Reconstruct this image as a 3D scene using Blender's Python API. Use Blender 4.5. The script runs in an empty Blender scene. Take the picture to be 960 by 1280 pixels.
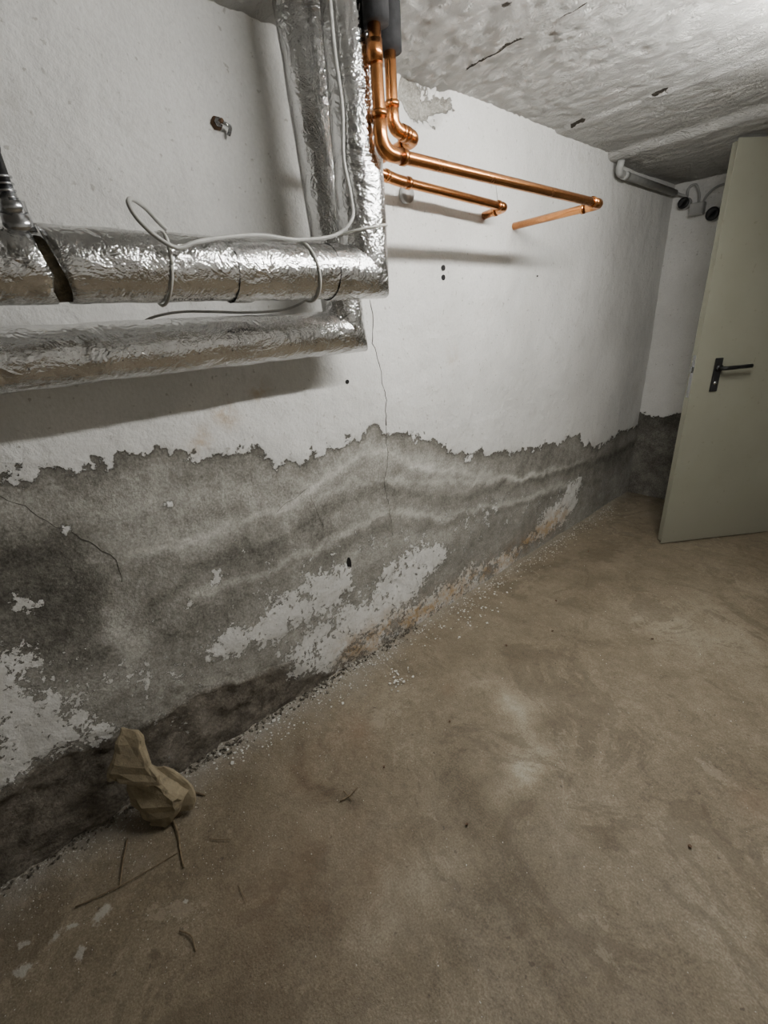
import bpy, math, random
import numpy as np
from mathutils import Vector, Matrix, noise
random.seed(7); rng=np.random.default_rng(5)
S=0.9            # metres per survey unit (survey done with a 1.5-unit eye height)
CH=2.276         # ceiling height (survey units)
FAR=4.02
EYE=Vector((1.44,0,1.5))
# ---------- wall survey: rectify traced stain outlines onto the wall / floor planes ----------
VX=(.6635,.2509,-.7048);VY=(.7457,-.2985,.5957);VD=(.0609,.9208,.3852);FL=569.0
def _ray(a,b):
    d=((a-480)/FL,(b-640)/FL,1)
    q=lambda v:sum(p*r for p,r in zip(v,d))
    return q(VX),q(VY),-q(VD)
def wl(pts):
    o=[]
    for a,b in pts:
        r=_ray(a,b);t=1.44/-r[0];o.append((t*r[1],1.5+t*r[2]))
    return o
def fl(pts):
    o=[]
    for a,b in pts:
        r=_ray(a,b);t=1.5/-r[2];o.append((1.44+t*r[0],t*r[1]))
    return o

# ---------- helpers ----------
def mesh_obj(name,verts,faces,mat=None,parent=None,smooth=False):
    me=bpy.data.meshes.new(name);me.from_pydata([tuple(v) for v in verts],[],faces);me.update()
    ob=bpy.data.objects.new(name,me);bpy.context.collection.objects.link(ob)
    if mat: me.materials.append(mat)
    if parent: ob.parent=parent
    if smooth:
        me.polygons.foreach_set('use_smooth',[True]*len(me.polygons))
    return ob
def empty(name):
    e=bpy.data.objects.new(name,None);bpy.context.collection.objects.link(e);e.empty_display_size=.1;return e
def fillet(pts,r,n=7):
    pts=[Vector(p) for p in pts];out=[pts[0]]
    for i in range(1,len(pts)-1):
        a,b,c=pts[i-1],pts[i],pts[i+1]
        d0=(a-b).normalized();d1=(c-b).normalized()
        rr=min(r,(a-b).length*.49,(c-b).length*.49)
        p0=b+d0*rr;p1=b+d1*rr
        for k in range(n+1):
            t=k/n
            out.append(p0*(1-t)**2+b*2*t*(1-t)+p1*t*t)
    out.append(pts[-1]);return out
def resample(pts,step):
    out=[pts[0]]
    for a,b in zip(pts[:-1],pts[1:]):
        n=max(1,int((b-a).length/step))
        for k in range(1,n+1): out.append(a.lerp(b,k/n))
    return out
def sweep(pts,rad,seg=16,cap=True,disp=None):
    """mitred tube; rad float or function(i,n)"""
    pts=[Vector(p) for p in pts];n=len(pts)
    ds=[(pts[i+1]-pts[i]).normalized() for i in range(n-1)]
    up=Vector((0,0,1)) if abs(ds[0].z)<.9 else Vector((1,0,0))
    u=ds[0].cross(up).normalized();v=ds[0].cross(u).normalized()
    V=[];F=[]
    for i in range(n):
        r=rad(i,n) if callable(rad) else rad
        d0=ds[max(0,i-1)];d1=ds[min(n-2,i)]
        if i==0:d0=d1
        nn=(d0+d1).normalized()
        for s in range(seg):
            a=2*math.pi*s/seg
            rr=r
            if disp: rr=r+disp(pts[i],u*math.cos(a)+v*math.sin(a))
            o=(u*math.cos(a)+v*math.sin(a))*rr
            o=o-d0*(o.dot(nn)/max(.2,d0.dot(nn)))
            V.append(pts[i]+o)
        q=d0.rotation_difference(d1);u=q@u;v=q@v
    for i in range(n-1):
        for s in range(seg):
            s2=(s+1)%seg
            F.append((i*seg+s,i*seg+s2,(i+1)*seg+s2,(i+1)*seg+s))
    if cap:
        F.append(tuple(reversed(range(seg))));F.append(tuple((n-1)*seg+s for s in range(seg)))
    return V,F
def fix_normals(ob):
    import bmesh
    bm=bmesh.new();bm.from_mesh(ob.data);bmesh.ops.recalc_face_normals(bm,faces=bm.faces);bm.to_mesh(ob.data);bm.free()
def tube(name,pts,rad,mat,parent=None,seg=16,disp=None,cap=True):
    V,F=sweep(pts,rad,seg,cap,disp);ob=mesh_obj(name,V,F,mat,parent,True);fix_normals(ob);return ob
def box(name,c,size,mat,parent=None,ax=None,bev=0.0):
    import bmesh
    bm=bmesh.new();bmesh.ops.create_cube(bm,size=1)
    for v in bm.verts: v.co=Vector((v.co.x*size[0],v.co.y*size[1],v.co.z*size[2]))
    if bev>0: bmesh.ops.bevel(bm,geom=list(bm.edges),offset=bev,segments=2,affect='EDGES',profile=.6)
    M=Matrix.Identity(3)
    if ax: M=Matrix((ax[0],ax[1],ax[2])).transposed()
    for v in bm.verts: v.co=M@v.co+Vector(c)
    me=bpy.data.meshes.new(name);bm.to_mesh(me);bm.free()
    ob=bpy.data.objects.new(name,me);bpy.context.collection.objects.link(ob);me.materials.append(mat)
    if parent: ob.parent=parent
    return ob

# ---------- node helpers ----------
class NM:
    def __init__(s,name):
        s.m=bpy.data.materials.new(name);s.m.use_nodes=True;s.t=s.m.node_tree;s.t.nodes.clear()
        s.out=s.t.nodes.new('ShaderNodeOutputMaterial');s.b=s.t.nodes.new('ShaderNodeBsdfPrincipled')
        s.t.links.new(s.b.outputs[0],s.out.inputs[0]);s.co=s.t.nodes.new('ShaderNodeTexCoord').outputs['Object']
    def set(s,sock,v):
        if isinstance(v,bpy.types.NodeSocket): s.t.links.new(v,sock)
        else: sock.default_value=v
    def noise(s,scale,detail=6,rough=.6,dist=0,vec=None):
        n=s.t.nodes.new('ShaderNodeTexNoise');n.inputs['Scale'].default_value=scale;n.inputs['Detail'].default_value=detail
        n.inputs['Roughness'].default_value=rough;n.inputs['Distortion'].default_value=dist
        s.t.links.new(vec or s.co,n.inputs['Vector']);return n.outputs[0]
    def cn(s,scale,amp,detail=6,rough=.6,dist=0,vec=None):
        return s.math('MULTIPLY',s.math('SUBTRACT',s.noise(scale,detail,rough,dist,vec),.5),amp)
    def add(s,*a):
        r=a[0]
        for x in a[1:]: r=s.math('ADD',r,x)
        return r
    def attr(s,name):
        n=s.t.nodes.new('ShaderNodeAttribute');n.attribute_name=name;return n.outputs['Fac']
    def math(s,op,a,b=0.0,c=0.0):
        n=s.t.nodes.new('ShaderNodeMath');n.operation=op
        s.set(n.inputs[0],a);s.set(n.inputs[1],b);s.set(n.inputs[2],c);return n.outputs[0]
    def mr(s,v,a,b,c=0.0,d=1.0):
        n=s.t.nodes.new('ShaderNodeMapRange');s.set(n.inputs[0],v)
        for i,x in enumerate((a,b,c,d)): n.inputs[i+1].default_value=x
        return n.outputs[0]
    def mix(s,f,a,b,mode='MIX'):
        n=s.t.nodes.new('ShaderNodeMix');n.data_type='RGBA';n.blend_type=mode
        f4=lambda x:(x if isinstance(x,bpy.types.NodeSocket) else tuple(x)+(1,) if len(x)==3 else x)
        s.set(n.inputs[0],f);s.set(n.inputs[6],f4(a));s.set(n.inputs[7],f4(b));return n.outputs[2]
    def ramp(s,v,stops):
        n=s.t.nodes.new('ShaderNodeValToRGB');e=n.color_ramp.elements
        while len(e)<len(stops): e.new(.5)
        for i,(p,c) in enumerate(stops): e[i].position=p;e[i].color=tuple(c)+(1,)
        s.set(n.inputs[0],v);return n.outputs[0]
    def bump(s,h,dist=.01,strength=1.0,nrm=None):
        n=s.t.nodes.new('ShaderNodeBump');n.inputs['Distance'].default_value=dist;n.inputs['Strength'].default_value=strength
        s.set(n.inputs['Height'],h)
        if nrm: s.t.links.new(nrm,n.inputs['Normal'])
        return n.outputs[0]
    def mapping(s,scale):
        n=s.t.nodes.new('ShaderNodeMapping');n.inputs['Scale'].default_value=scale;s.t.links.new(s.co,n.inputs[0]);return n.outputs[0]
    def fin(s,col=None,rough=None,metal=None,nrm=None,spec=None):
        if col is not None: s.set(s.b.inputs['Base Color'],col if isinstance(col,bpy.types.NodeSocket) else tuple(col)+(1,))
        if rough is not None: s.set(s.b.inputs['Roughness'],rough)
        if metal is not None: s.set(s.b.inputs['Metallic'],metal)
        if spec is not None: s.set(s.b.inputs['Specular IOR Level'],spec)
        if nrm is not None: s.t.links.new(nrm,s.b.inputs['Normal'])
        return s.m

# ---------- materials ----------
def wall_mat():
    m=NM('peeling_limewash_plaster')
    n2=m.noise(38,5,.6);n4=m.noise(120,3,.65);n5=m.noise(2.2,4,.6)
    pa=m.attr('patchy')
    edge_n=m.add(m.cn(8,.19,7,.66),m.cn(26,.08,4,.65))
    patch_n=m.add(m.cn(12,.24,7,.78,.4),m.cn(55,.24,4,.7))
    pv=m.add(m.attr('paint'),edge_n,m.math('MULTIPLY',patch_n,pa))
    mask=m.mr(pv,-.0015,.0025)
    rim=m.mr(m.math('ABSOLUTE',m.math('SUBTRACT',pv,-.006)),0,.009,.5,0)
    pc=m.mix(m.mr(n5,.35,.68),(.77,.765,.74),(.63,.625,.60))
    pc=m.mix(m.mr(n4,.35,.7,0,.25),pc,(.45,.44,.41))
    sp=m.mr(m.noise(60,3,.55),.66,.71);pc=m.mix(m.math('MULTIPLY',sp,.5),pc,(.28,.26,.22))
    sm=m.mr(m.noise(5,6,.72,1.0),.58,.74);pc=m.mix(m.math('MULTIPLY',sm,.38),pc,(.42,.405,.36))
    stn=m.math('MULTIPLY',m.attr('stain'),m.mr(m.noise(13,6,.75),.40,.58))
    pc=m.mix(stn,pc,(.42,.27,.115))
    pc=m.mix(m.math('MULTIPLY',pa,m.mr(m.noise(22,6,.75),.45,.7,0,.5)),pc,(.42,.405,.36))
    tone=m.add(m.attr('tone'),m.cn(4.5,.65,8,.74,.6),m.cn(26,.60,6,.78,.3),m.cn(140,.75,3,.7))
    bc=m.ramp(tone,[(0,(.055,.051,.043)),(.25,(.138,.131,.112)),(.5,(.270,.260,.230)),(.75,(.45,.44,.40)),(1,(.66,.65,.61))])
    br=m.ramp(m.add(m.noise(26,7,.78),m.cn(6,.8,5,.6),m.cn(110,.7,3,.7)),[(.25,(.080,.070,.055)),(.5,(.185,.162,.130)),(.75,(.32,.29,.245))])
    bf=m.mr(m.add(m.attr('brown'),m.cn(9,1.2,7,.7)),.35,.65)
    bc=m.mix(bf,bc,br)
    bc=m.mix(m.math('MULTIPLY',stn,.6),bc,(.21,.13,.06))
    bc=m.mix(rim,bc,(.065,.058,.048))
    col=m.mix(mask,bc,pc)
    h=m.add(m.math('MULTIPLY',mask,.7),m.math('MULTIPLY',n2,.40),m.math('MULTIPLY',n4,.18),m.cn(16,.6,4,.6))
    h=m.math('ADD',h,m.math('MULTIPLY',m.math('MULTIPLY',m.noise(45,6,.8),bf),1.5))
    return m.fin(col,m.mr(mask,0,1,.8,.70),0,m.bump(h,.009,1.0),.3)
M_wall=wall_mat()
def plain_wall():
    m=NM('limewash_plain');n=m.noise(3,6,.6);n2=m.noise(60,5,.6)
    return m.fin(m.mix(m.mr(n,.3,.7),(.70,.69,.66),(.58,.57,.54)),.8,0,m.bump(n2,.005,.5),.3)
M_plain=plain_wall()
def floor_mat():
    m=NM('stained_concrete_floor')
    n2=m.noise(7,7,.7,.4);n3=m.noise(60,5,.7);n4=m.noise(190,3,.65)
    t=m.add(m.attr('tone'),m.cn(1.5,.8,6,.65,.8),m.cn(6,.75,8,.78,.6),m.cn(35,.50,5,.75),m.cn(200,.95,3,.7))
    c=m.ramp(t,[(0,(.066,.052,.033)),(.3,(.134,.108,.070)),(.55,(.208,.172,.118)),(.8,(.30,.26,.19)),(1,(.40,.365,.285))])
    # crisp-edged old damp marks and scuffs
    s1=m.mr(m.noise(2.3,8,.74,1.2),.535,.56,0,.42);c=m.mix(s1,c,(.095,.073,.045))
    s3=m.mr(m.noise(5.5,7,.72,1.0),.60,.62,0,.35);c=m.mix(s3,c,(.085,.065,.04))
    s2=m.mr(m.noise(4.1,8,.78,.8),.595,.62,0,.38);c=m.mix(s2,c,(.35,.31,.235))
    c=m.mix(m.math('MULTIPLY',m.attr('red'),m.mr(n2,.3,.7)),c,(.16,.09,.05))
    d=m.math('ADD',m.attr('dust'),m.cn(7,1.4,7,.7))
    c=m.mix(m.mr(d,.35,1.1,0,.75),c,(.31,.29,.25))
    c=m.mix(m.mr(m.add(m.attr('lime'),m.cn(28,.9,6,.7)),.48,.56,0,.65),c,(.46,.45,.40))
    sv=m.math('ADD',m.math('MULTIPLY',m.attr('dust'),.15),m.noise(130,2,.5))
    c=m.mix(m.mr(sv,.74,.78,0,.85),c,(.58,.57,.52))
    sp=m.mr(m.noise(48,2,.5),.71,.74);c=m.mix(m.math('MULTIPLY',sp,.6),c,(.055,.042,.028))
    h=m.add(m.math('MULTIPLY',n3,.6),m.math('MULTIPLY',n2,.7),m.math('MULTIPLY',n4,.25))
    return m.fin(c,m.mr(n2,.3,.7,.42,.72),0,m.bump(h,.007,.8),.4)
M_floor=floor_mat()
def ceil_mat():
    m=NM('rough_whitewashed_concrete')
    n1=m.noise(3,5,.6);st=m.noise(22,6,.74,1.4,m.mapping((.45,1,1)));n3=m.noise(85,4,.7);n6=m.noise(11,5,.7,.8,m.mapping((.5,1,1)))
    c=m.mix(m.mr(n1,.3,.7),(.80,.79,.755),(.68,.67,.635))
    c=m.mix(m.mr(st,.56,.72,0,.35),c,(.38,.365,.33))
    sl=m.attr('slot');sv=m.mr(m.math('ADD',sl,m.cn(30,1.3,6,.7)),.60,.72)
    c=m.mix(sv,c,(.06,.05,.036))
    rd=m.math('ABSOLUTE',m.math('SUBTRACT',st,.5))
    h=m.add(m.math('MULTIPLY',rd,-3.4),m.math('MULTIPLY',n3,.5),m.math('MULTIPLY',n6,1.0));h=m.math('SUBTRACT',h,m.math('MULTIPLY',sv,1.0))
    return m.fin(c,.85,0,m.bump(h,.024,1.0),.25)
M_ceil=ceil_mat()
def foil_mat():
    m=NM('crinkled_aluminium_foil')
    def ridge(sc,d):
        return m.math('ABSOLUTE',m.cn(sc,1.0,4,.6,d))
    h=m.add(m.math('MULTIPLY',ridge(10,.8),-2.0),m.math('MULTIPLY',ridge(30,.5),-.8),m.cn(90,.22,3,.6))
    c=m.mix(m.mr(m.noise(7,5,.6),.35,.7),(.80,.80,.80),(.62,.62,.61))
    c=m.mix(m.mr(m.noise(120,2,.5),.60,.68,0,.35),c,(.28,.28,.28))
    return m.fin(c,m.mr(m.noise(50,4,.6),.3,.7,.12,.25),1.0,m.bump(h,.009,.75))
M_foil=foil_mat()
def simple(name,col,rough=.5,metal=0.0,var=.15,scale=20,bumpd=.0015):
    m=NM(name);n=m.noise(scale,5,.6)
    c2=tuple(max(0,x*(1-var*2)) for x in col)
    return m.fin(m.mix(m.mr(n,.35,.7),col,c2),m.mr(n,.3,.7,max(.05,rough-.06),min(1,rough+.08)),metal,m.bump(n,bumpd,.5))
M_cop=simple('copper',(.84,.36,.13),.22,1.0,.24,14,.0006)
M_foam=simple('black_foam_sleeve',(.007,.007,.008),.85,0,.1,60,.002)
M_cable=simple('grey_pvc_cable',(.42,.415,.39),.45,0,.1,30,.0003)
M_tie=simple('cable_tie_plastic',(.60,.59,.54),.45,0,.1,30,.0003)
M_conduit=simple('grey_plastic_conduit',(.40,.40,.385),.5,0,.12,20,.0003)
M_blk=simple('black_plastic',(.012,.012,.013),.38,0,.1,30,.0003)
M_steel=simple('chromed_steel',(.60,.61,.63),.22,1,.1,30,.0004)
M_wool=simple('rock_wool',(.12,.095,.055),.95,0,.4,60,.01)
M_crack=simple('crack_shadow_gap',(.085,.08,.068),.95,0,.1,30,.0005)
M_twig=simple('dry_twig',(.22,.165,.10),.85,0,.25,60,.001)
M_flake=simple('lime_flake',(.72,.71,.66),.8,0,.12,60,.001)
M_rust=simple('rusty_steel',(.16,.09,.05),.7,.3,.3,60,.001)
M_print=simple('black_ink',(.03,.03,.03),.6,0,.1,30,.0001)
M_rub=simple('plaster_rubble',(.22,.195,.155),.95,0,.4,50,.004)
def rag_mat():
    m=NM('dirty_brown_paper');n=m.noise(9,6,.7);w=m.noise(160,3,.6);k=m.noise(30,5,.7)
    c=m.mix(m.mr(n,.35,.65),(.33,.275,.18),(.20,.162,.10));c=m.mix(m.mr(k,.52,.72,0,.6),c,(.11,.088,.056))
    return m.fin(c,.92,0,m.bump(m.add(m.math('MULTIPLY',w,.4),m.math('MULTIPLY',k,.9)),.004,.7))
M_rag=rag_mat()
def door_mat():
    m=NM('painted_steel_door');n=m.noise(2.5,5,.6);n2=m.noise(90,3,.5);z=m.t.nodes.new('ShaderNodeSeparateXYZ');m.t.links.new(m.co,z.inputs[0])
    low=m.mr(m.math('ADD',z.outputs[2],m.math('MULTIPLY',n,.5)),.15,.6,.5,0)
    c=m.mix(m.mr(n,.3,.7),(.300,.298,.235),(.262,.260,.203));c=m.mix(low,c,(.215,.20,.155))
    c=m.mix(m.mr(m.noise(35,4,.6),.66,.72,0,.5),c,(.17,.155,.115))
    return m.fin(c,.45,0,m.bump(n2,.0006,.4),.4)
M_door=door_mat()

# ---------- fields ----------
def seg_dist(Y,Z,poly,closed=False):
    d=np.full(Y.shape,9.0);P=poly+[poly[0]] if closed else poly
    for (ax,ay),(bx,by) in zip(P[:-1],P[1:]):
        dx,dy=bx-ax,by-ay;L=dx*dx+dy*dy+1e-12
        t=np.clip(((Y-ax)*dx+(Z-ay)*dy)/L,0,1)
        d=np.minimum(d,np.hypot(Y-ax-t*dx,Z-ay-t*dy))
    return d
def sdf(Y,Z,poly):
    ins=np.zeros(Y.shape,bool);P=poly+[poly[0]]
    for (ax,ay),(bx,by) in zip(P[:-1],P[1:]):
        c=((ay>Z)!=(by>Z))&(Y<(bx-ax)*(Z-ay)/((by-ay)+1e-12)+ax);ins^=c
    d=seg_dist(Y,Z,poly,True);return np.where(ins,d,-d)
def gs(d,w): return np.exp(-(d/w)**2)
def grid(name,us,vs,fn,mat,flip=False):
    U,V=np.meshgrid(us,vs,indexing='ij');nu,nv=len(us),len(vs)
    co=fn(U,V).reshape(-1,3)
    idx=np.arange(nu*nv).reshape(nu,nv)
    q=np.stack([idx[:-1,:-1],idx[1:,:-1],idx[1:,1:],idx[:-1,1:]],-1).reshape(-1,4)
    if flip:q=q[:,::-1]
    me=bpy.data.meshes.new(name);me.from_pydata(co.tolist(),[],q.tolist());me.update()
    me.polygons.foreach_set('use_smooth',[True]*len(me.polygons))
    ob=bpy.data.objects.new(name,me);bpy.context.collection.objects.link(ob);me.materials.append(mat)
    return ob,U,V
def add_attr(ob,name,arr):
    a=ob.data.attributes.new(name,'FLOAT','POINT');a.data.foreach_set('value',np.ascontiguousarray(arr.reshape(-1),dtype=np.float32))
def nz(A,B,sc,seed=0.0,oct=3):
    f=np.frompyfunc(lambda a,b:noise.fractal(Vector((a*sc,b*sc,seed)),.7,2.1,oct),2,1);return f(A,B).astype(float)

# ---------- left wall ----------
edge=wl([(0,595),(30,585),(60,580),(75,597),(100,597),(112,588),(135,585),(160,570),(190,562),(240,566),(290,563),(325,565),(345,585),(360,570),(380,580),(400,555),(425,552),(445,548),(465,528),(480,545),(505,543),(530,545),(560,562),(585,572),(600,566),(640,562),(670,563),(700,550),(718,542),(735,558),(748,560),(765,545),(800,530)])
edge=sorted(edge)
pA=wl([(255,835),(250,820),(280,795),(340,770),(375,728),(400,718),(435,712),(440,735),(405,765),(370,790),(300,808)])
pB=wl([(375,842),(365,825),(385,790),(420,770),(455,760),(475,730),(480,712),(515,690),(540,680),(562,690),(545,710),(520,745),(480,775),(440,810),(400,835)])
pC=wl([(655,682),(675,650),(695,632),(712,602),(726,602),(722,625),(708,650),(680,672)])
pD=wl([(-60,800),(0,810),(20,812),(30,822),(5,840),(30,868),(75,880),(70,900),(110,905),(150,908),(120,928),(75,938),(40,955),(0,985),(-60,1010)])
pE=wl([(440,812),(480,775),(540,745),(600,705),(640,690),(655,682),(640,708),(560,762),(480,808),(430,842)])
brown_poly=wl([(-120,1060),(0,985),(75,945),(150,925),(200,900),(225,880),(260,860),(300,848),(365,832),(380,850),(440,830),(520,788)])+[(1.6,-.05),(-1.5,-.05),(-1.5,.3)]
brk=[(p[0],p[1]) for p in wl([(500,88),(520,108),(560,112),(562,140),(550,158),(520,150),(498,120)])]
ys=np.concatenate([np.linspace(-2.5,-.75,20),np.arange(-.7,FAR,.0125),[FAR]]);zs=np.linspace(-.01,CH+.03,187)
Yg,Zg=np.meshgrid(ys,zs,indexing='ij')
wy=Yg+.030*nz(Yg,Zg,5,31.,4)+.010*nz(Yg,Zg,22,33.,2);wz=Zg+.030*nz(Yg,Zg,5,37.,4)+.012*nz(Yg,Zg,22,39.,2)
ze=np.interp(Yg,[p[0] for p in edge],[p[1] for p in edge])
sd=np.clip(Zg-ze,-.4,.5)*.75
for P,cl,bias in ((pA,.034,.006),(pB,.032,.008),(pC,.026,.006),(pD,.036,.004),(pE,.010,.0)):
    s=sdf(wy,wz,P);sd=np.maximum(sd,np.minimum(s+bias,cl))
chips=wl([(210,632),(33,757),(238,752),(85,665),(272,724),(140,905)])
for c in chips: sd=np.maximum(sd,.020-np.hypot(Yg-c[0],Zg-c[1])*1.6)
low=np.clip((ze-.20-Zg)/.1,0,1)
# small left-over islands of lime around the patches
near=gs(seg_dist(Yg,Zg,wl([(280,800),(420,730),(520,680),(620,640),(700,620)])),.20)+gs(seg_dist(Yg,Zg,wl([(0,850),(120,850),(200,880)])),.14)
sd=np.maximum(sd,np.where(low>0,-.080+.046*np.clip(near,0,1),-9))
d_edge=np.clip(ze-Zg,0,3)
tone=np.full(Yg.shape,.51)
def stroke(pts,w,a):
    global tone
    tone=tone+a*gs(seg_dist(wy,wz,wl(pts)),w)
tone-=.13*gs(d_edge,.045)
stroke([(600,590),(640,580),(700,575),(745,585),(790,565)],.09,-.12)
stroke([(560,560),(500,560)],.05,-.10)
stroke([(200,745),(260,705),(340,680),(400,650),(430,627),(480,612),(560,628),(620,612),(700,592),(760,572),(795,555)],.026,-.17)
stroke([(180,830),(200,760),(260,720),(340,700),(400,680)],.07,-.10)
stroke([(390,705),(450,668),(520,658),(600,645),(680,622),(750,600)],.028,-.13)
stroke([(120,700),(190,690),(240,680),(300,652),(370,622),(405,592),(440,568),(475,560),(540,580),(640,590)],.05,.14)
stroke([(160,700),(230,688),(300,658),(372,628),(408,598),(442,574),(478,566),(540,588),(640,598),(730,578)],.014,.22)
stroke([(60,625),(100,640),(180,635),(260,625),(340,600)],.07,.10)
stroke([(250,745),(330,715),(410,680),(480,640),(560,648),(640,628),(720,600)],.017,.26)
stroke([(400,625),(440,602),(520,604),(600,602),(680,592)],.014,.20)
stroke([(470,690),(500,670),(560,670)],.05,.12)
stroke([(60,740),(30,710)],.13,-.32)
stroke([(120,820),(110,770),(60,800)],.09,-.17)
stroke([(20,690),(90,690)],.05,-.14)
stroke([(145,765),(163,800),(170,820)],.05,.26)
stroke([(100,870),(160,850),(200,860)],.05,.12)
stroke([(220,800),(260,770),(330,740)],.05,-.10)
stroke([(330,830),(250,850),(200,880)],.05,.06)
stroke([(560,690),(620,660),(690,650)],.08,-.06)
tone+=.07*nz(Yg,Zg,4.0,3.0)
sb=sdf(wy,wz,brown_poly);brown=np.clip(.5+sb*9,0,1)
sbk=sdf(wy,wz,brk);brkm=np.clip(.5+sbk*30,0,1)
sd=np.where(sbk>-.05,np.minimum(sd,-sbk),sd);tone=np.where(sbk>-.05,.58,tone)
st=np.clip(gs(seg_dist(wy,wz,wl([(440,815),(470,795),(520,770),(560,745),(600,718),(640,692),(700,650)])),.09),0,1)*.95
st=np.maximum(st,.7*gs(seg_dist(Yg,Zg,wl([(278,515),(282,522)])),.035));st=np.maximum(st,.6*gs(seg_dist(Yg,Zg,wl([(322,487),(323,490)])),.03))
st=np.maximum(st,.35*gs(seg_dist(Yg,Zg,wl([(563,435),(565,450)])),.03));st=np.maximum(st,.6*gs(seg_dist(Yg,Zg,wl([(255,545),(250,555)])),.03))
dx=.010*nz(Yg,Zg,1.3,1.0,2)+.0035*nz(Yg,Zg,9,2.0,3)
dx+=np.where(sd>0,.003,0)-brown*(.014+.016*nz(Yg,Zg,14,5.0,4))-.03*brkm*(1+nz(Yg,Zg,12,8.,3))
dx+=-.006*np.clip(d_edge*8,0,1)*(1+nz(Yg,Zg,5,4.0,3))*.6
def fw(U,V): return np.stack([dx,U,V],-1)
wallL,_,_=grid('wall_left',ys,zs,fw,M_wall)
for n,a in (('paint',sd),('tone',tone),('brown',brown),('stain',st),('patchy',low)): add_attr(wallL,n,a)

# ---------- far wall (door opening from DX0 to DX1) ----------
DX0,DX1,DH=1.17,2.20,2.2
xs=np.arange(-.02,DX0+.001,.013);xs[-1]=DX0
Xg,Z2=np.meshgrid(xs,zs,indexing='ij')
ze2=.70+.05*nz(Xg,Z2*0,6,9.0,3)-.10*Xg
ff=lambda U,V:np.stack([U,FAR-.006*nz(U,V,3,6.0,3),V],-1)
wallF,_,_=grid('wall_far',xs,zs,ff,M_wall)
add_attr(wallF,'paint',(Z2-ze2)*.8);add_attr(wallF,'tone',.26-.1*gs(ze2-Z2,.1)+.15*nz(Xg,Z2,5,2.,3));add_attr(wallF,'brown',np.clip(.3-Z2*2,0,1));add_attr(wallF,'stain',Xg*0);add_attr(wallF,'patchy',Xg*0)
RX=3.4;RY=-2.5
box('wall_far_right',((DX1+RX)/2,FAR+.08,CH/2),(RX-DX1,.16,CH),M_plain)
box('trim_lintel',((DX0+DX1)/2,FAR+.08,(DH+CH)/2),(DX1-DX0,.16,CH-DH),M_plain)
box('wall_right',(RX+.05,(RY+FAR)/2,CH/2),(.1,FAR-RY,CH+.08),M_plain)
box('wall_back',(RX/2,RY-.05,CH/2),(RX,.1,CH+.08),M_plain)
box('wall_corridor',(1.7,5.3,CH/2),(3.4,.1,CH),M_plain)
# ---------- floor ----------
fx=np.concatenate([[-.08],np.arange(-.02,1.9,.02),np.linspace(1.9,RX,40)]);fy=np.concatenate([np.linspace(RY,-.6,30),np.arange(-.58,5.3,.025)])
Fx,Fy=np.meshgrid(fx,fy,indexing='ij')
ft=np.full(Fx.shape,.52)
Wx=Fx+.04*nz(Fx,Fy,5,51.,4);Wy=Fy+.04*nz(Fx,Fy,5,53.,4)
def fs(pts,w,a):
    global ft
    ft=ft+a*gs(seg_dist(Wx,Wy,fl(pts)),w)
fs([(640,880),(665,930),(650,960)],.055,.28);fs([(600,860),(680,880)],.08,.16);fs([(780,770),(860,790)],.2,.10);fs([(620,1000),(680,940)],.03,.18)
fs([(375,925),(375,960),(400,995),(440,1005)],.022,-.26);fs([(700,640),(780,630)],.2,.12);fs([(430,900),(520,860)],.08,.1)
fs([(470,1110),(490,1170)],.06,.16);fs([(380,1150),(300,1230)],.12,-.10);fs([(560,1180),(640,1120)],.12,-.10);fs([(850,900),(930,980)],.2,-.08)
fs([(700,760),(780,740)],.12,-.10);fs([(600,1040),(560,960)],.07,-.14)
red=np.zeros(Fx.shape);lime=np.zeros(Fx.shape)
for p,w,a in (([(440,900),(450,915)],.05,.7),([(560,858),(560,862)],.03,.6),([(400,970),(430,930)],.12,.45),([(420,1080),(350,1120)],.2,.35),([(940,1000),(945,1010)],.05,.5)): red=np.maximum(red,a*gs(seg_dist(Fx,Fy,fl(p)),w))
for p,r in zip(fl([(127,1150),(100,1195),(25,1220),(60,1180),(85,1165),(30,1185),(10,1165),(240,1120)]),(.05,.03,.032,.03,.018,.02,.02,.014)): lime=np.maximum(lime,.72*gs(np.hypot(Wx-p[0],Wy-p[1]),r))
dust=.75*np.exp(-np.clip(Fx,0,9)/.10)+.35*np.exp(-np.clip(Fx,0,9)/.35)*(Fy<1.2)
flo,_,_=grid('floor',fx,fy,lambda U,V:np.stack([U,V,.004*nz(U,V,1.5,7.,2)*np.clip(U*4,0,1)],-1),M_floor)
for n,a in (('tone',ft),('red',red),('dust',dust),('lime',lime)): add_attr(flo,n,a)
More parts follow.
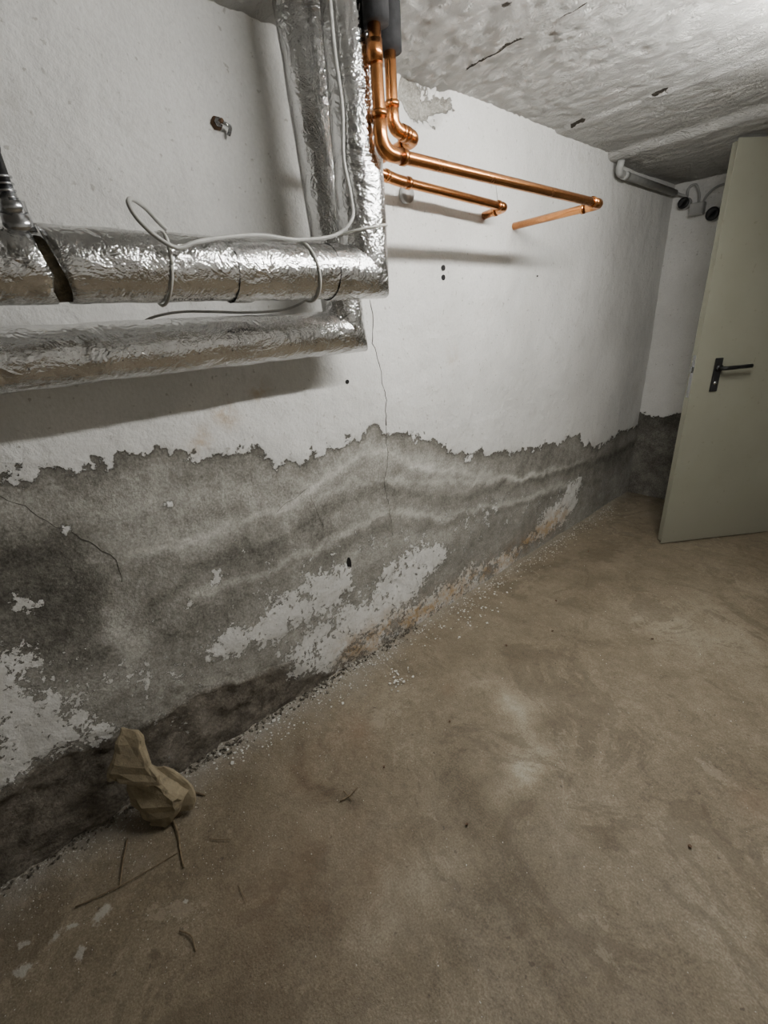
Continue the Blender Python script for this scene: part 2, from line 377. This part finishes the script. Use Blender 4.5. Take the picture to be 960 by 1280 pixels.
# ---------- ceiling ----------
cx=np.concatenate([[-.08],np.arange(-.024,2.2,.012),np.linspace(2.2,RX,20)]);cy=np.concatenate([np.linspace(RY,.45,30),np.arange(.46,FAR,.012),[FAR,5.3]])
Cx,Cy=np.meshgrid(cx,cy,indexing='ij')
rid=1-np.abs(nz(Cx*.5,Cy,22,11.,3))*2
cz=CH-.0050*np.clip(rid,-1,1)-.004*nz(Cx,Cy,3,12.,3)-.035*(1/(1+np.exp(-(Cy-2.99+.01*nz(Cx,Cy,8,1.,2))/.006)))+.004
seamd=np.minimum.reduce([np.abs(Cy-s-.008*nz(Cx,Cy,3,2.,2)) for s in (.78,1.59,2.43)])
cz+=.010*np.where((Cy>1.59)&(Cy<2.43),1,0)
slot=.42*gs(seamd,.010)
for a,b,c,wd in ((.16,.36,1.597,.019),(.49,.56,1.60,.016),(.78,.95,1.585,.015),(.09,.14,2.435,.019),(.44,.48,2.43,.018),(.1,.3,.8,.014)):
    slot=np.maximum(slot,gs(seg_dist(Cx,Cy+.012*nz(Cx,Cy,14,3.,2),[(a,c),(b,c-.01)]),wd)*1.0)
for a,b in ((.44,1.40),(.48,1.38)): slot=np.maximum(slot,.9*gs(np.hypot(Cx-a,Cy-b),.022))
cel,_,_=grid('ceiling',cx,cy,lambda U,V:np.stack([U,V,cz],-1),M_ceil,True)
add_attr(cel,'slot',slot)

# ---------- insulated pipes ----------
def foil_disp(amp,seed):
    def f(p,o):
        q=p+o*.06
        return amp*noise.noise(q*16+Vector((seed,0,0)))+amp*.6*noise.noise(q*45)+amp*1.1*(abs(noise.noise(q*9+Vector((0,seed,0))))-.2)
    return f
R=.066
ins=empty('insulated_heating_pipe')
XF,YF,ZF=.32,.935,1.63
jk=tube('foil_jacket',resample([Vector((XF,.184,ZF+.004)),Vector((XF,YF,ZF)),Vector((XF,YF+.004,CH-.005))],.010),R,M_foil,ins,64,foil_disp(.0018,1))
for v in jk.data.vertices:   # ragged slanted cut
    f=max(0,1-(v.co.y-.184)/.10) if v.co.z<ZF+R*1.2 else 0
    v.co.y+=f*(-(v.co.z-ZF)/R*.014+.006*noise.noise(Vector((v.co.z*50,v.co.x*50,0))))
je=tube('foil_jacket_end',resample([Vector((XF,-1.4,ZF)),Vector((XF,.161,ZF+.002))],.012),R*.98,M_foil,ins,56,foil_disp(.0025,4))
for v in je.data.vertices:
    f=max(0,1-(.161-v.co.y)/.08)
    v.co.y+=f*(-(v.co.z-ZF)/R*.009+.008*noise.noise(Vector((v.co.z*40,v.co.x*40,0))))
tube('rock_wool_core',resample([Vector((XF,.09,ZF-.004)),Vector((XF,.24,ZF-.004))],.012),R*.80,M_wool,ins,36,foil_disp(.006,9))
def ring(name,c,axis,r,rad,mat,par,tilt=.012):
    u=Vector((1,0,0));w=Vector((0,0,1)) if axis=='y' else Vector((0,1,0));ad=Vector((0,1,0)) if axis=='y' else Vector((0,0,1))
    tube(name,[Vector(c)+u*r*math.cos(a)+w*r*math.sin(a)+ad*tilt*math.sin(a) for a in np.linspace(0,2*math.pi,49)],rad,mat,par,8)
ring('cable_tie_1',(XF,.375,ZF),'y',R+.003,.0032,M_tie,ins)
ring('cable_tie_2',(XF,.73,ZF),'y',R+.003,.0032,M_tie,ins,-.012)
ring('cable_tie_3',(XF,YF,1.735),'z',R+.003,.003,M_tie,ins)
# overlapping tape bands
for k,y in enumerate((.52,.80)):
    tube('foil_tape_%d'%(k+1),resample([Vector((XF,y,ZF)),Vector((XF,y+.05,ZF))],.01),R+.0018,M_foil,ins,56,foil_disp(.0018,1),cap=False)
ins2=empty('insulated_heating_pipe')
XB,YB,ZB=.14,.985,1.475
tube('foil_jacket',resample([Vector((XB,-1.4,ZB-.004)),Vector((XB,YB,ZB)),Vector((XB,YB-.062,CH-.005))],.010),R,M_foil,ins2,64,foil_disp(.002,21))
# printed marks on the foil
def ink(name,txt,cx_,cz_,y0,ang,h,par,down=1):
    cu=bpy.data.curves.new(name,'FONT');cu.body=txt;cu.size=h*1.4
    to=bpy.data.objects.new(name+'_tmp',cu);bpy.context.collection.objects.link(to)
    bpy.context.view_layer.update()
    me=bpy.data.meshes.new_from_object(to.evaluated_get(bpy.context.evaluated_depsgraph_get()));bpy.data.objects.remove(to)
    rr=R+.0026
    for v in me.vertices:
        s,t=v.co.x,v.co.y;a=ang+t/rr
        v.co=Vector((cx_+rr*math.cos(a),y0+s,cz_+rr*math.sin(a)))
    me.materials.clear();me.materials.append(M_print)
    o=bpy.data.objects.new(name,me);bpy.context.collection.objects.link(o);o.parent=par
ink('printed_label_1','ROCKWOOL',XF,ZF,.375,-1.15,.011,ins)
ink('printed_label_2','ROCKWOOL',XB,ZB,.55,.35,.010,ins2)
for k in range(9):
    ink('printed_tick_%d'%(k+1),'x',XF,ZF,.24+k*.075,-.95,.007,ins);ink('printed_tick_%d'%(k+1),'x',XB,ZB,.10+k*.09,-.35,.007,ins2)
# valve
val=empty('pipe_valve')
VYc=.140;BX=XF+.03;ZV=ZF+R*.9
tube('valve_body',[(BX,VYc+.006,ZV-.01),(BX,VYc+.004,ZV+.02),(BX+.004,VYc+.004,ZV+.021),(BX+.006,VYc,ZV+.075)],lambda i,n:[.024,.021,.014,.011][i],M_steel,val,20)
tube('packing_nut',[(BX,VYc+.004,ZV+.018),(BX+.002,VYc+.003,ZV+.036)],.021,M_steel,val,6)
tube('stem_spring',[Vector((BX+.004+.015*math.cos(t*9),VYc+.015*math.sin(t*9),ZV+.038+.014*t)) for t in np.linspace(0,2.4,60)],.002,M_steel,val,6)
tube('lever_grip',fillet([(BX+.006,VYc,ZV+.06),(BX+.008,VYc-.004,ZV+.11),(BX+.012,VYc-.010,ZV+.155)],.01),lambda i,n:.013+.004*math.sin(i/(n-1)*3.1),M_blk,val,16)
# cable
cab=empty('grey_cable')
cp=[(.35,.862,CH),(.352,.862,2.1),(.36,.866,1.98),(.355,.862,1.88),(.365,.868,1.80),(.385,.85,1.745),(.375,.80,1.708),(.36,.70,1.695),(.355,.60,1.70),(.37,.50,1.688),(.392,.43,1.672),(.398,.39,1.66),(.402,.355,1.675),(.41,.325,1.70),(.405,.315,1.725),(.38,.33,1.74),(.35,.36,1.735),(.335,.385,1.715),(.33,.40,1.703)]
def smooth(pts,n=8):
    P=[Vector(p) for p in pts];o=[]
    for i in range(len(P)-1):
        a=P[max(i-1,0)];b=P[i];c=P[i+1];d=P[min(i+2,len(P)-1)]
        for k in range(n):
            t=k/n;o.append(.5*((2*b)+(c-a)*t+(2*a-5*b+4*c-d)*t*t+(3*b-a-3*c+d)*t**3))
    o.append(P[-1]);return o
tube('cable_run',smooth(cp),.0045,M_cable,cab,10)
tube('cable_lower',smooth([(.06,.36,1.52),(.09,.40,1.545),(.13,.46,1.555),(.15,.54,1.552),(.14,.64,1.547),(.16,.74,1.549),(.18,.80,1.565),(.20,.85,1.60)]),.0035,M_cable,cab,10)

# ---------- copper ----------
cr=.0155
def copper(name,pts,fil,fit):
    e=empty(name)
    tube('pipe',fillet(pts,fil,9),cr,M_cop,e,24)
    P=[Vector(p) for p in pts]
    for i in range(1,len(P)-1):
        a=(P[i-1]-P[i]).normalized();b=(P[i+1]-P[i]).normalized()
        f2=min(fit,(P[i-1]-P[i]).length*.6,(P[i+1]-P[i]).length*.6)
        path=fillet([P[i]+a*f2,P[i],P[i]+b*f2],fil,9)
        tube('elbow_%d'%i,path,cr*1.14,M_cop,e,24)
        for j,dd in enumerate((a,b)):
            tube('socket_%d_%d'%(i,j+1),[P[i]+dd*(f2-.006),P[i]+dd*(f2+.006)],cr*1.26,M_cop,e,24)
    return e
c1=copper('copper_pipe',[(.41,.935,CH),(.41,.94,1.89),(.41,2.13,1.885),(.0,2.13,1.875)],.055,.075)
tube('coupling',[(.41,.935,2.06),(.41,.935,2.10)],cr*1.2,M_cop,c1,24)
tube('foam_sleeve',resample([Vector((.414,.940,CH)),Vector((.414,.940,2.128))],.02),.030,M_foam,c1,24,foil_disp(.001,3))
c2=copper('copper_pipe',[(.34,1.05,CH),(.34,1.05,1.975),(.34,1.135,1.965),(.11,1.14,1.955),(.11,1.28,1.935),(.11,1.90,1.91),(0,1.90,1.90)],.035,.05)
tube('foam_sleeve',resample([Vector((.34,1.05,CH)),Vector((.34,1.05,2.13))],.02),.030,M_foam,c2,24,foil_disp(.001,3))
tube('wall_collar',[(.0,1.42,1.93),(.02,1.42,1.93)],.03,M_conduit,c2,20)

# ---------- conduit, junction box and round sockets ----------
con=empty('electrical_conduit')
tube('conduit_tube',fillet([(.055,3.045,CH-.035),(.04,3.06,2.185),(.04,3.93,2.18)],.04,8),.019,M_conduit,con,20)
tube('conduit_sleeve',[(.04,3.12,2.184),(.04,3.17,2.184)],.022,M_conduit,con,20)
tube('conduit_cable',smooth([(.04,3.9,2.18),(.06,3.96,2.17),(.10,3.985,2.15)]),.008,M_conduit,con,10)
jb=empty('junction_box')
box('box_body',(.175,FAR-.035,2.065),(.085,.055,.075),M_conduit,jb,bev=.008)
box('box_lid',(.175,FAR-.065,2.065),(.075,.01,.065),M_conduit,jb,bev=.003)
tube('feed_cable',smooth([(.20,FAR-.03,2.10),(.22,FAR-.03,2.14),(.28,FAR-.03,2.175),(.42,FAR-.03,2.18),(.52,FAR-.02,2.20)]),.007,M_conduit,jb,10)
for i,(x,z,r) in enumerate(((.09,2.115,.036),(.275,2.02,.042))):
    e=empty('round_wall_socket')
    tube('socket_body',[(x,FAR,z),(x,FAR-.05,z)],r,M_conduit,e,28)
    tube('socket_face',[(x,FAR-.045,z),(x,FAR-.06,z),(x,FAR-.061,z),(x,FAR-.05,z)],lambda i,n:[r*.95,r*.93,r*.6,r*.55][i],M_blk,e,28)
tube('link_cable',smooth([(.10,FAR-.03,2.15),(.10,FAR-.03,2.20),(.14,FAR-.03,2.21),(.17,FAR-.03,2.15),(.175,FAR-.03,2.09)]),.007,M_conduit,jb,10)

# ---------- door ----------
P0=Vector((.574,3.174,0));e1=Vector((.572,.820,0)).normalized();n1=Vector((e1.y,-e1.x,0));zz=Vector((0,0,1))
L=1.02;ax=(e1,n1,zz)
dr=empty('door_1')
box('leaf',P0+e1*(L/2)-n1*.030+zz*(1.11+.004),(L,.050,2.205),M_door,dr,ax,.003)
box('rebate_lip',P0+e1*(L/2)-n1*.001+zz*(1.11+.004),(L+.03,.006,2.215),M_door,dr,ax,.002)
box('lock_faceplate',P0-e1*.0005-n1*.030+zz*1.09,(.004,.024,.24),M_steel,dr,ax,.001)
box('latch_bolt',P0-e1*.006-n1*.030+zz*1.13,(.014,.014,.035),M_steel,dr,ax,.003)
box('handle_backplate',P0+e1*.125+n1*.008+zz*1.095,(.045,.010,.19),M_blk,dr,ax,.004)
hb=P0+e1*.125+zz*1.135
tube('handle_rose',[hb+n1*.01,hb+n1*.028],.019,M_blk,dr,24)
tube('handle_lever',fillet([hb+n1*.02,hb+n1*.062,hb+n1*.062+e1*.165+zz*.004],.02),.0115,M_blk,dr,16)
tube('key_cylinder',[P0+e1*.125+zz*1.05+n1*.01,P0+e1*.125+zz*1.05+n1*.017],.011,M_steel,dr,16)
box('hinge_lower',P0+e1*(L+.002)-n1*.01+zz*.3,(.03,.03,.12),M_steel,dr,ax,.006)
box('hinge_upper',P0+e1*(L+.002)-n1*.01+zz*1.9,(.03,.03,.12),M_steel,dr,ax,.006)
fr=empty('door_frame')
box('jamb_left',(DX0+.025,FAR+.06,DH/2),(.05,.18,DH),M_door,fr,bev=.004)
box('jamb_right',(DX1-.025,FAR+.06,DH/2),(.05,.18,DH),M_door,fr,bev=.004)
box('head',((DX0+DX1)/2,FAR+.06,DH-.025),(DX1-DX0-.1,.18,.05),M_door,fr,bev=.004)

# ---------- small wall marks (parts of the wall) ----------
def wx(y,z): return float(dx[min(len(ys)-1,np.searchsorted(ys,y)),min(len(zs)-1,np.searchsorted(zs,z))])
def crack(pts,r,k):
    P=[Vector((0,a,b)) for a,b in wl(pts)];P=resample(P,.018);o=[]
    for p in P:
        q=p+Vector((0,.010*noise.noise(p*30),.010*noise.noise(p*30+Vector((5,5,5)))))
        q.x=wx(q.y,q.z)+.0003;o.append(q)
    tube('crack_%d'%k,o,lambda i,n:r*(.6+.7*abs(noise.noise(Vector((i*.4,k,0))))),M_crack,wallL,6)
crack([(462,375),(466,400),(464,430),(474,460),(480,500),(480,530)],.0024,1)
crack([(480,530),(484,570),(480,600),(488,640),(492,670)],.0014,2)
crack([(0,620),(40,640),(80,662),(120,682),(145,700),(155,730)],.0014,3)
crack([(405,660),(385,610),(345,640)],.0009,5)
crack([(618,215),(624,262)],.0014,6)
def disc(name,y,z,r,sx=1):
    x=wx(y,z);V,F=sweep([(x-.01,y,z),(x+.0035,y,z)],r,14)
    mesh_obj(name,[(v.x,v.y,z+(v.z-z)*sx) for v in V],F,M_blk,wallL)
for i,((a,b),r) in enumerate(zip(wl([(553,335),(553,347),(432,477),(672,345)]),(.011,.011,.008,.004))): disc('drill_hole_%d'%(i+1),a,b,r)
a,b=wl([(437,705)])[0];disc('drill_hole_5',a,b,.012,2.6)
hk=empty('wall_hook')
a,b=wl([(270,155)])[0]
tube('anchor_plate',[(.0,a,b),(.010,a,b)],.016,M_rust,hk,6)
tube('bolt',[(.0,a+.002,b),(.03,a+.004,b)],.006,M_rust,hk,10)
tube('nut',[(.012,a,b),(.020,a,b)],.011,M_steel,hk,6)
tube('hook_wire',smooth([(.02,a,b),(.028,a+.015,b-.006),(.025,a+.028,b-.010),(.015,a+.024,b-.026)]),.005,M_steel,hk,8)

# ---------- floor debris ----------
V=[];F=[]
def flake(x,y,z,r,tilt=.3,th=.0015):
    k=random.randint(5,8);b=len(V);an=random.random()*6;tx=random.uniform(-tilt,tilt);ty=random.uniform(-tilt,tilt)
    pr=[]
    for i in range(k):
        a=an+2*math.pi*i/k;rr=r*random.uniform(.5,1.15);pr.append((rr*math.cos(a),rr*math.sin(a)))
    for top in (0,1):
        for (p,q) in pr: V.append((x+p,y+q,z+r*abs(tilt)*.5+p*tx+q*ty+th*top))
    F.append(tuple(b+k+i for i in range(k)));F.append(tuple(b+i for i in reversed(range(k))))
    for i in range(k): F.append((b+i,b+(i+1)%k,b+k+(i+1)%k,b+k+i))
for _ in range(800):
    y=random.uniform(.3,3.6);x=.025+abs(random.gauss(0,.06));flake(x,y,.003,random.choice([.0015,.002,.003,.0045]))
for (cxx,cyy),n,sg in zip(fl([(343,902),(495,850),(590,770),(615,738),(430,850),(500,845),(280,945)]),(5,26,40,26,12,8,12),(.012,.035,.07,.05,.06,.02,.03)):
    for _ in range(n): flake(max(.02,cxx+random.gauss(0,sg)),cyy+random.gauss(0,sg*1.3),.003,random.uniform(.002,.0075))
for _ in range(200):
    flake(abs(random.gauss(.2,.2))+.03,random.uniform(-.45,.6),.003,random.uniform(.0008,.0016))
for _ in range(60): flake(random.uniform(.3,1.8),random.uniform(.2,3),.003,random.uniform(.0008,.002))
for (cxx,cyy) in fl([(343,902)]): flake(cxx,cyy,.005,.011)
mesh_obj('paint_flakes',V,F,M_flake)
V=[];F=[]
for (cxx,cyy) in fl([(633,808),(695,752),(583,1032),(480,960),(862,1060),(562,903),(735,690),(690,790),(815,800)]): flake(cxx,cyy,.003,.0055,.5,th=.005)
mesh_obj('grit_crumbs',V,F,M_rust)
V=[];F=[]
for _ in range(650):   # crumbled plaster along the wall foot
    y=random.uniform(-.6,1.4);x=-.012+abs(random.gauss(0,.022));r=random.choice([.002,.003,.004,.006]);flake(x,y,.001,r,.6,th=r)
mesh_obj('plaster_rubble',V,F,M_rub)
tw=empty('dry_twigs')
for i,(pp,r) in enumerate((([(160,1050),(155,1080),(150,1110)],.003),([(213,1018),(224,1045),(225,1060),(230,1085)],.0042),([(95,1135),(160,1105),(225,1065)],.002),([(232,988),(242,992),(257,995)],.005),([(425,1003),(438,996),(447,985)],.0028),([(430,990),(440,1003)],.002),([(225,1165),(240,1172),(245,1190)],.0025),([(298,1108),(310,1130)],.0015),([(262,1050),(290,1052)],.0015))):
    P=[Vector((a,b,.006+.004*math.sin(k*2))) for k,(a,b) in enumerate(fl(pp))]
    tube('twig_%d'%(i+1),smooth(P,5),lambda i,n:r*(1-.4*i/n),M_twig,tw,7)

# ---------- crumpled paper scrap leaning at the wall ----------
rg=empty('crumpled_brown_paper')
def loft(name,secs,seg,mat,parent,amp,seed,pw=.55):
    V=[];F=[];n=len(secs)
    for i,(c,u,v,ru,rv) in enumerate(secs):
        for s in range(seg):
            a=2*math.pi*(s+.5*(i%2))/seg
            cu=math.copysign(abs(math.cos(a))**pw,math.cos(a));sv=math.copysign(abs(math.sin(a))**pw,math.sin(a))
            p=c+u*ru*cu+v*rv*sv
            k=amp*(noise.noise(p*13+Vector((seed,0,0)))+.9*noise.noise(p*41+Vector((0,seed,0))))
            p=p+(u*cu+v*sv)*k
            V.append(p)
    for i in range(n-1):
        for s in range(seg):
            s2=(s+1)%seg
            a,b,c,d=i*seg+s,i*seg+s2,(i+1)*seg+s2,(i+1)*seg+s
            if i%2: F.append((a,b,c));F.append((a,c,d))
            else: F.append((a,b,d));F.append((b,c,d))
    F.append(tuple(reversed(range(seg))));F.append(tuple((n-1)*seg+s for s in range(seg)))
    ob=mesh_obj(name,V,F,mat,parent,False);fix_normals(ob)
    bv=ob.modifiers.new('crease','BEVEL');bv.width=.0012;bv.segments=2;bv.limit_method='ANGLE'
    return ob
def secs(keys,n):
    o=[]
    for k in range(n):
        t=k/(n-1)*(len(keys)-1);i=min(int(t),len(keys)-2);f=t-i;A,B=keys[i],keys[i+1]
        an=math.radians(A[3]*(1-f)+B[3]*f);u=Vector((math.cos(an),math.sin(an),A[4]*(1-f)+B[4]*f)).normalized();v=Vector((-math.sin(an),math.cos(an),0))
        o.append((Vector(A[0]).lerp(Vector(B[0]),f),u,v,A[1]*(1-f)+B[1]*f,A[2]*(1-f)+B[2]*f))
    return o
# keys: centre, half-width, half-depth, heading of width axis (deg), slant
loft('paper_body',secs([((.135,.05,.012),.036,.028,55,0),((.14,.055,.05),.055,.036,55,0),((.135,.075,.11),.078,.040,52,-.1),((.12,.065,.17),.070,.036,50,-.2),((.105,.045,.225),.048,.024,45,-.25),((.095,.035,.26),.040,.014,45,-.25)],13),18,M_rag,rg,.016,2)
loft('paper_folded_top',secs([((.128,.015,.215),.084,.006,48,-.15),((.120,.018,.24),.080,.010,48,-.15),((.098,.030,.285),.060,.014,45,-.2),((.075,.045,.33),.042,.012,45,-.25),((.062,.052,.36),.032,.006,45,-.3)],8),14,M_rag,rg,.010,8,.45)
loft('paper_side_fold',secs([((.165,.11,.03),.028,.010,65,0),((.165,.125,.09),.040,.012,65,0),((.15,.12,.16),.030,.010,60,0),((.125,.09,.215),.016,.006,55,0)],8),12,M_rag,rg,.010,5)

# ---------- fluorescent tube lamp on the ceiling ----------
lm=NM('fluorescent_tube');lm.b.inputs['Emission Color'].default_value=(1,.985,.95,1);lm.b.inputs['Emission Strength'].default_value=148
lm.fin((.9,.9,.9),.4,0)
LX,LZ,LY0,LY1=1.10,2.14,.85,2.25
lamp=empty('fluorescent_ceiling_lamp')
box('lamp_housing',(LX,(LY0+LY1)/2,2.232),(.07,LY1-LY0+.08,.06),M_conduit,lamp,bev=.006)
for k,y in enumerate((LY0-.012,LY1+.012)): box('lamp_holder_%d'%(k+1),(LX,y,2.17),(.04,.022,.10),M_conduit,lamp,bev=.004)
tube('lamp_tube',[(LX,LY0,LZ),(LX,LY1,LZ)],.022,lm.m,lamp,12)
w=bpy.data.worlds.new('world');bpy.context.scene.world=w;w.use_nodes=True
w.node_tree.nodes['Background'].inputs[0].default_value=(.8,.85,1,1);w.node_tree.nodes['Background'].inputs[1].default_value=.01

# ---------- scale survey units to metres ----------
for o in bpy.data.objects:
    if o.type=='MESH': o.data.transform(Matrix.Scale(S,4));o.data.update()
cam=bpy.data.cameras.new('camera');co=bpy.data.objects.new('camera',cam);bpy.context.collection.objects.link(co)
Xc=Vector((VX[0],VY[0],-VD[0])).normalized();Yc=-Vector((VX[1],VY[1],-VD[1])).normalized();Zc=-Vector((VX[2],VY[2],-VD[2])).normalized()
Rm=Matrix((Xc,Yc,Zc)).transposed()
co.matrix_world=Matrix.Translation(EYE*S)@Rm.to_quaternion().to_matrix().to_4x4()
cam.sensor_fit='HORIZONTAL';cam.sensor_width=36;cam.lens=FL/960*36;cam.clip_start=.02
bpy.context.scene.camera=co
